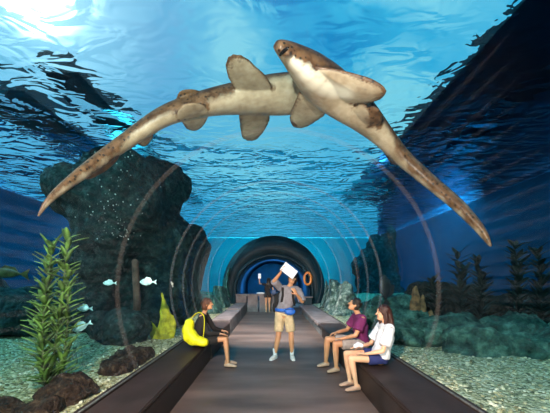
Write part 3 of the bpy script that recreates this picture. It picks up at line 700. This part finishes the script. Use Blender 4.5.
def person(lab, J, skin, hair, haird, body_s=1.0, girl=False):
    V = {k: Vector(v) for k, v in J.items() if k != 'curl'}
    t = thing('person', lab, 'person', (V['hip'].x, V['hip'].y, 0.0))
    s = body_s; g = .88 if girl else 1.0
    f = V['face']; up = V.get('up', Vector((0, 0, 1)))
    bm = bmesh.new()
    M, r, fw, u = head(bm, V['head'], f, up, s*.98)
    tors = (V['chest']-V['hip']).normalized(); side = (V['shR']-V['shL']).normalized()
    loft(bm, [V['neck']-(V['head']-V['neck']).normalized()*.03, V['head']-u*.03*s-fw*.012], [.050*g*s, .048*g*s])
    loft(bm, [V['hip']-tors*.02, V['hip'].lerp(V['chest'], .45), V['chest'], V['neck']-tors*.02], [(.150*s, .105*s), (.122*g*s, .088*s), (.150*g*s, .100*s), (.075*g*s, .06*s)], xdir=side)
    loft(bm, [V['shL'], V['neck']-tors*.045, V['shR']], [.050*g*s, .058*g*s, .050*g*s])
    for q in 'LR':
        limb(bm, V['sh'+q], V['el'+q], V['wr'+q], .048*g*s, .036*g*s, .024*g*s)
        hand(bm, V['wr'+q], V['hd'+q], V['pm'+q], s*.95*g, J.get('curl', .6), 1 if q == 'L' else -1)
        hp = V['hip']+side*(.085*s if q == 'R' else -.085*s)
        limb(bm, hp, V['kn'+q], V['an'+q], .085*g*s, .053*g*s, .034*g*s, .056*g*s)
        an, to = V['an'+q], V['to'+q]
        h = (an-(to-an).normalized()*.035); h.z = an.z-.03
        loft(bm, [h, h.lerp(to, .55), to], [(.030*s, .030*s), (.038*s, .026*s), (.030*s, .018*s)], xdir=Vector((0, 0, 1)).cross(to-an))
        loft(bm, [an, h+Vector((0, 0, .01))], [.034*s, .030*s])
    me = remesh(bm, .0065, 3); link('body', me, skin, t)
    face(t, V['head'], M, r, fw, u, s*.98, hair)
    # hair
    bm = bmesh.new(); c = V['head']
    if haird == 'short':
        ell(bm, c+u*.040*s-fw*.018*s, (.092*s, .102*s, .100*s), M); ell(bm, c-u*.005*s-fw*.045*s, (.088*s, .070*s, .092*s), M)
    else:
        ell(bm, c+u*.036*s-fw*.020*s, (.096*s, .104*s, .102*s), M); ell(bm, c-u*.02*s-fw*.055*s, (.096*s, .075*s, .11*s), M)
    if haird == 'long':
        b = c-u*.02-fw*.07; loft(bm, [b, b-Vector((0, 0, .14))-fw*.03, b-Vector((0, 0, .33))-fw*.06], [(.10, .065), (.10, .06), (.065, .04)], xdir=r)
        for sg in (-1, 1): loft(bm, [c+r*sg*.075+u*.03, c+r*sg*.082-u*.10-fw*.01, c+r*sg*.07-u*.17-fw*.02], [(.020, .035), (.022, .035), (.014, .02)], xdir=r)
    if haird == 'bun': ell(bm, c-fw*.11*s+u*.03*s, (.04*s,)*3, M); ell(bm, c-fw*.09*s-u*.06*s, (.05*s, .04*s, .06*s), M)
    me = remesh(bm, .009, 2); disp(me, .006, 25, 2); link('hair', me, hair, t)
    return t, V, side, tors, s, g
def garment(par, name, m, parts, vox=.009, wrinkle=.007):
    bm = bmesh.new()
    for pts, rr, xd in parts: loft(bm, pts, rr, xdir=xd, capr=.25)
    me = remesh(bm, vox, 2); disp(me, wrinkle, 9, 4); return link(name, me, m, par)
def shirt(par, V, side, tors, s, g, m, sleeve=.55, long=False, hem=-.02, name='shirt', extra=.012):
    e = extra
    parts = [([V['hip']+tors*hem, V['hip'].lerp(V['chest'], .45), V['chest'], V['chest'].lerp(V['neck'], .6)], [(.155*s+e, .112*s+e), (.128*g*s+e, .094*s+e), (.152*g*s+e, .104*s+e), (.11*g*s+e, .075*s+e)], side),
             ([V['shL'], V['neck']-tors*.055, V['shR']], [.052*g*s+e, .058*g*s+e, .052*g*s+e], None)]
    for q in 'LR':
        a, b, c = V['sh'+q], V['el'+q], V['wr'+q]
        if long: parts += [([a, b], [.050*g*s+e, .040*g*s+e], None), ([b, b.lerp(c, .92)], [.040*g*s+e, .028*g*s+e], None)]
        else: parts.append(([a, a.lerp(b, sleeve)], [.051*g*s+e, .050*g*s+e*1.6], None))
    return garment(par, name, m, parts)
def shorts(par, V, side, tors, s, g, m, ln=.7, flare=.02, name='shorts', e=.014, waist=.06):
    parts = [([V['hip']-tors*.05, V['hip']+tors*waist], [(.152*s+e, .110*s+e), (.140*s+e, .100*s+e)], side)]
    for q in 'LR':
        hp = V['hip']+side*(.085*s if q == 'R' else -.085*s)
        parts.append(([hp, hp.lerp(V['kn'+q], ln)], [.088*g*s+e, .074*g*s+e+flare], None))
    return garment(par, name, m, parts)
def shoe(par, V, q, m, s=1.0, high=.0, name='shoe'):
    an, to = V['an'+q], V['to'+q]; fd = Vector((to.x-an.x, to.y-an.y, 0)).normalized(); sd = Vector((0, 0, 1)).cross(fd)
    zb = min(an.z, to.z)-.065; h = Vector((an.x, an.y, 0))-fd*.045
    tp = Vector((to.x, to.y, 0))+fd*.02
    bm = bmesh.new()
    def q3(u, z): p = h.lerp(tp, u); return Vector((p.x, p.y, z))
    z0 = max(.0, J_FLOOR)
    loft(bm, [q3(.02, z0+.045), q3(.25, z0+.050), q3(.6, z0+.040), q3(.95, z0+.030)], [(.036*s, .038*s), (.040*s, .044*s), (.046*s, .034*s), (.034*s, .022*s)], xdir=sd)
    if high: loft(bm, [q3(.2, z0+.06), Vector((an.x, an.y, z0+.06+high))], [.042*s, .044*s])
    me = remesh(bm, .008, 2); so = link(name, me, m, par)
    bm = bmesh.new()
    loft(bm, [q3(0, z0+.012), q3(.5, z0+.012), q3(.98, z0+.012)], [(.038*s, .010), (.047*s, .010), (.034*s, .010)], xdir=sd); obj('sole', bm, M_SOLE if m is not M_SHOEW else M_WHITEC, so)
    return so
J_FLOOR = 0.002
Z = Vector((0, 0, 1)); X = Vector((1, 0, 0)); Yv = Vector((0, 1, 0))

# --- standing man
Y = 6.0
J = dict(hip=(.235, Y, .93), chest=(.31, Y+.01, 1.27), neck=(.345, Y, 1.45), head=(.40, Y-.06, 1.595), face=(-.45, -.75, .35), up=(-.1, .2, 1),
         shL=(.165, Y+.02, 1.415), shR=(.52, Y, 1.39), elL=(.04, Y-.14, 1.56), wrL=(.165, Y-.26, 1.72), elR=(.60, Y-.06, 1.15), wrR=(.47, Y-.25, 1.31),
         hdL=(.35, -.1, .9), pmL=(.8, -.3, -.3), hdR=(-.5, -.2, .8), pmR=(-.5, .8, 0),
         knL=(.13, Y-.04, .50), knR=(.38, Y-.04, .50), anL=(.06, Y+.02, .095), anR=(.40, Y+.02, .095), toL=(-.02, Y-.14, .035), toR=(.42, Y-.16, .035))
t, V, side, tors, s, g_ = person('man standing on the walkway in grey shirt and khaki shorts holding up white paper', J, M_SKIN, M_HAIRB, 'short')
shirt(t, V, side, tors, s, g_, M_GREYC, long=False, sleeve=.95, hem=.0, extra=.02)
shorts(t, V, side, tors, s, g_, M_KHAKI, .84, .012, e=.008)
for q in 'LR':
    shoe(t, V, q, M_SHOEW)
    bm = bmesh.new(); a = V['an'+q]; loft(bm, [Vector((a.x, a.y, .07)), Vector((a.x, a.y, .20))], [.040, .046], capr=.2); obj('sock', bm, M_WHITEC, t)
paperc = px(289, 270, 5.72)
bm = bmesh.new(); box(bm, (-.15, -.004, -.105), (.15, .004, .105))
bmesh.ops.rotate(bm, verts=bm.verts, matrix=Matrix.Rotation(R(38), 3, 'Y') @ Matrix.Rotation(R(-28), 3, 'X')); bmesh.ops.translate(bm, verts=bm.verts, vec=paperc+Vector((.0, .0, -.01)))
tag(obj('paper_map', bm, M_PAPER, smooth=False), 'white sheet of paper held up by the standing man', 'paper')
t2 = thing('waist_bag', 'bright blue waist bag worn by the standing man', 'bag', (.3, Y-.1, .97))
bm = bmesh.new(); N = 30; rs = []
c0 = V['hip']+tors*.06
for i in range(N):
    a = 2*math.pi*i/N; p = c0+Vector((.182*math.cos(a), .145*math.sin(a), .0)); rs.append([bm.verts.new(p+Vector((math.cos(a)*k1, math.sin(a)*k1, k2))) for k1, k2 in ((-.006, -.03), (.006, -.03), (.006, .03), (-.006, .03))])
for i in range(N):
    a, b = rs[i], rs[(i+1) % N]
    for k in range(4): bm.faces.new((a[k], a[(k+1) % 4], b[(k+1) % 4], b[k]))
obj('strap', bm, M_BLUEC, t2)
bm = bmesh.new(); ell(bm, c0+Vector((.10, -.17, -.02)), (.11, .05, .075)); me = remesh(bm, .01, 1); link('pouch', me, M_BLUEC, t2)
bm = bmesh.new(); loft(bm, [c0+Vector((.01, -.21, .02)), c0+Vector((.10, -.228, .025)), c0+Vector((.19, -.21, .02))], [.004]*3, seg=6); obj('zip', bm, M_BLACKC, t2)
t2 = thing('backpack', 'dark backpack on the back of the standing man', 'backpack', (.2, Y+.2, 1.1))
bm = bmesh.new(); ell(bm, (.21, Y+.23, 1.13), (.17, .10, .24)); ell(bm, (.10, Y+.20, 1.02), (.09, .09, .13)); me = remesh(bm, .015, 2); disp(me, .01, 8, 1); link('bag', me, M_BLACKC, t2)
bm = bmesh.new()
for sx in (-1, 1):
    b = V['chest']+side*(.10*sx); loft(bm, [b+Vector((0, .10, .12)), b+Vector((0, .02, .21)), b+Vector((0, -.10, .13)), b+Vector((0, -.132, .0)), b+Vector((.02*sx, -.11, -.12)), b+Vector((.05*sx, .04, -.2)), b+Vector((.05*sx, .13, -.2))], [(.022, .007)]*7, xdir=X, seg=8)
obj('strap', bm, M_BLACKC, t2)

# --- seated woman in white (right, near)
Y = 4.30
J = dict(hip=(1.55, Y+.02, SEAT+.115), chest=(1.62, Y, .77), neck=(1.63, Y, .95), head=(1.585, Y-.01, 1.11), face=(-1, -.15, .10), up=(-.05, 0, 1),
         shL=(1.63, Y-.15, .91), shR=(1.63, Y+.17, .91), elL=(1.50, Y-.23, .62), wrL=(1.29, Y-.17, .57), elR=(1.49, Y+.22, .63), wrR=(1.27, Y+.10, .60),
         hdL=(-1, .25, .05), pmL=(0, 0, -1), hdR=(-1, -.1, .05), pmR=(0, 0, -1),
         knL=(1.12, Y-.06, .475), knR=(1.10, Y+.14, .50), anL=(1.20, Y-.03, .09), anR=(1.16, Y+.17, .09), toL=(1.06, Y-.06, .035), toR=(1.02, Y+.14, .035))
J['curl'] = .5
t, V, side, tors, s, g_ = person('woman in white top and navy shorts seated on the right bench, nearest the camera', J, M_SKINL, M_HAIRR, 'long', .95, True)
shirt(t, V, side, tors, s, g_, M_WHITEC, sleeve=.72, hem=.02, extra=.028)
shorts(t, V, side, tors, s, g_, M_NAVY, .42, .02)
for q in 'LR': shoe(t, V, q, M_SHOEP, .85)
bm = bmesh.new(); loft(bm, [(1.20, Y+.02, .635), (1.24, Y+.02, .66), (1.29, Y+.02, .64)], [.03, .038, .028]); tag(obj('handkerchief', bm, M_WHITEC), 'small crumpled white cloth in the hands of the woman in white', 'cloth')

# --- seated man in purple
Y = 5.2
J = dict(hip=(1.55, Y, SEAT+.12), chest=(1.53, Y, .79), neck=(1.50, Y, .98), head=(1.425, Y-.01, 1.155), face=(-1, -.1, .42), up=(.35, 0, 1),
         shL=(1.51, Y-.18, .93), shR=(1.51, Y+.18, .93), elL=(1.38, Y-.25, .67), wrL=(1.17, Y-.16, .60), elR=(1.36, Y+.24, .68), wrR=(1.15, Y+.10, .66),
         hdL=(-1, .3, -.05), pmL=(0, 0, -1), hdR=(-1, -.1, -.2), pmR=(0, 0, -1),
         knL=(1.08, Y-.10, .50), knR=(.99, Y+.16, .53), anL=(1.10, Y-.06, .09), anR=(.98, Y+.26, .09), toL=(.96, Y-.12, .035), toR=(.84, Y+.22, .035))
t, V, side, tors, s, g_ = person('man in purple shirt and pale shorts seated on the right bench, looking up', J, M_SKIN, M_HAIRB, 'short', .98)
shirt(t, V, side, tors, s, g_, M_PURP, sleeve=.66, hem=.0, extra=.026)
shorts(t, V, side, tors, s, g_, M_LGREY, .74, .012)
for q in 'LR': shoe(t, V, q, M_SHOEB, .95)

# --- seated woman with yellow bag (left)
Y = 5.5
J = dict(hip=(-1.36, Y, SEAT+.115), chest=(-1.30, Y, .78), neck=(-1.25, Y, .97), head=(-1.175, Y-.01, 1.14), face=(1, -.15, .12), up=(.0, 0, 1),
         shL=(-1.26, Y+.16, .93), shR=(-1.26, Y-.16, .93), elL=(-1.10, Y+.2, .66), wrL=(-.92, Y+.08, .64), elR=(-1.14, Y-.2, .64), wrR=(-.93, Y-.12, .62),
         hdL=(1, -.2, -.1), pmL=(0, 0, -1), hdR=(1, .2, -.1), pmR=(0, 0, -1),
         knL=(-.86, Y+.10, .52), knR=(-.84, Y-.10, .52), anL=(-.82, Y+.12, .09), anR=(-.80, Y-.08, .09), toL=(-.68, Y+.10, .035), toR=(-.66, Y-.10, .035))
t, V, side, tors, s, g_ = person('woman in black top with yellow bag seated on the left bench', J, M_SKIN, M_HAIRO, 'bun', .92, True)
shirt(t, V, side, tors, s, g_, M_BLACKC, long=True, hem=-.03, extra=.015)
shorts(t, V, side, tors, s, g_, M_BLACKC, .72, .01)
for q in 'LR': shoe(t, V, q, M_SHOEB, .95)
t2 = thing('shoulder_bag', 'bright yellow shoulder bag on the left bench at the hip of the woman in black', 'bag', (-1.42, Y-.2, SEAT))
bm = bmesh.new()
loft(bm, [(-1.46, Y-.20, .82), (-1.48, Y-.23, .72), (-1.43, Y-.26, .62), (-1.32, Y-.29, .53), (-1.18, Y-.29, .50)], [(.07, .07), (.105, .10), (.125, .115), (.11, .115), (.07, .085)], xdir=(0, 0, 1))
me = remesh(bm, .012, 2); disp(me, .025, 5, 2)
for v in me.vertices: v.co.z = max(v.co.z, SEAT+.004)
link('bag', me, M_YEL, t2)
bm = bmesh.new(); loft(bm, spline([(-1.46, Y-.22, .84), (-1.41, Y-.22, .92), (-1.34, Y-.23, .99), (-1.26, Y-.235, 1.01), (-1.19, Y-.25, .94), (-1.18, Y-.27, .78), (-1.20, Y-.29, .54)], 5), [(.016, .007)]*31, xdir=Yv, seg=8); obj('strap', bm, M_YEL, t2)

# --- distant woman
Y = 14.2
J = dict(hip=(-.20, Y, .88), chest=(-.22, Y, 1.2), neck=(-.2, Y, 1.38), head=(-.17, Y-.02, 1.54), face=(-.5, .8, .1), shL=(-.05, Y, 1.34), shR=(-.36, Y, 1.34),
         elL=(.06, Y-.03, 1.10), wrL=(.0, Y+.12, .93), elR=(-.58, Y+.03, 1.38), wrR=(-.60, Y+.06, 1.60), hdL=(0, .2, -1), pmL=(-1, 0, 0), hdR=(0, 0, 1), pmR=(1, 0, 0),
         knL=(-.12, Y, .47), knR=(-.28, Y, .47), anL=(-.11, Y, .09), anR=(-.27, Y, .09), toL=(-.10, Y+.14, .035), toR=(-.3, Y+.14, .035))

t, V, side, tors, s, g_ = person('woman in black standing at the far end of the tunnel, arm raised with a phone', J, M_SKIN, M_HAIRB, 'long', .95, True)
shirt(t, V, side, tors, s, g_, M_BLACKC, sleeve=.5, hem=-.04)
shorts(t, V, side, tors, s, g_, M_BLACKC, .35, .02)
for q in 'LR': shoe(t, V, q, M_SHOEB, .85)
t2 = thing('handbag', 'slate blue handbag hanging beside the woman at the far end', 'bag', (.08, 14.1, 1.0))
bm = bmesh.new(); box(bm, (-.02, 14.02, .86), (.20, 14.12, 1.10), .03); obj('bag', bm, cloth('slate_cloth', (.10, .14, .25)), t2)
bm = bmesh.new(); loft(bm, [(.02, 14.07, 1.08), (-.02, 14.1, 1.40), (-.06, 14.2, 1.42)], [.012]*3, seg=6); obj('strap', bm, M_BLACKC, t2)
bm = bmesh.new(); box(bm, (-.66, 14.22, 1.62), (-.52, 14.24, 1.86), .006); o = obj('phone', bm, M_SCREEN, None, False); tag(o, 'pale phone held up by the woman at the far end', 'phone')
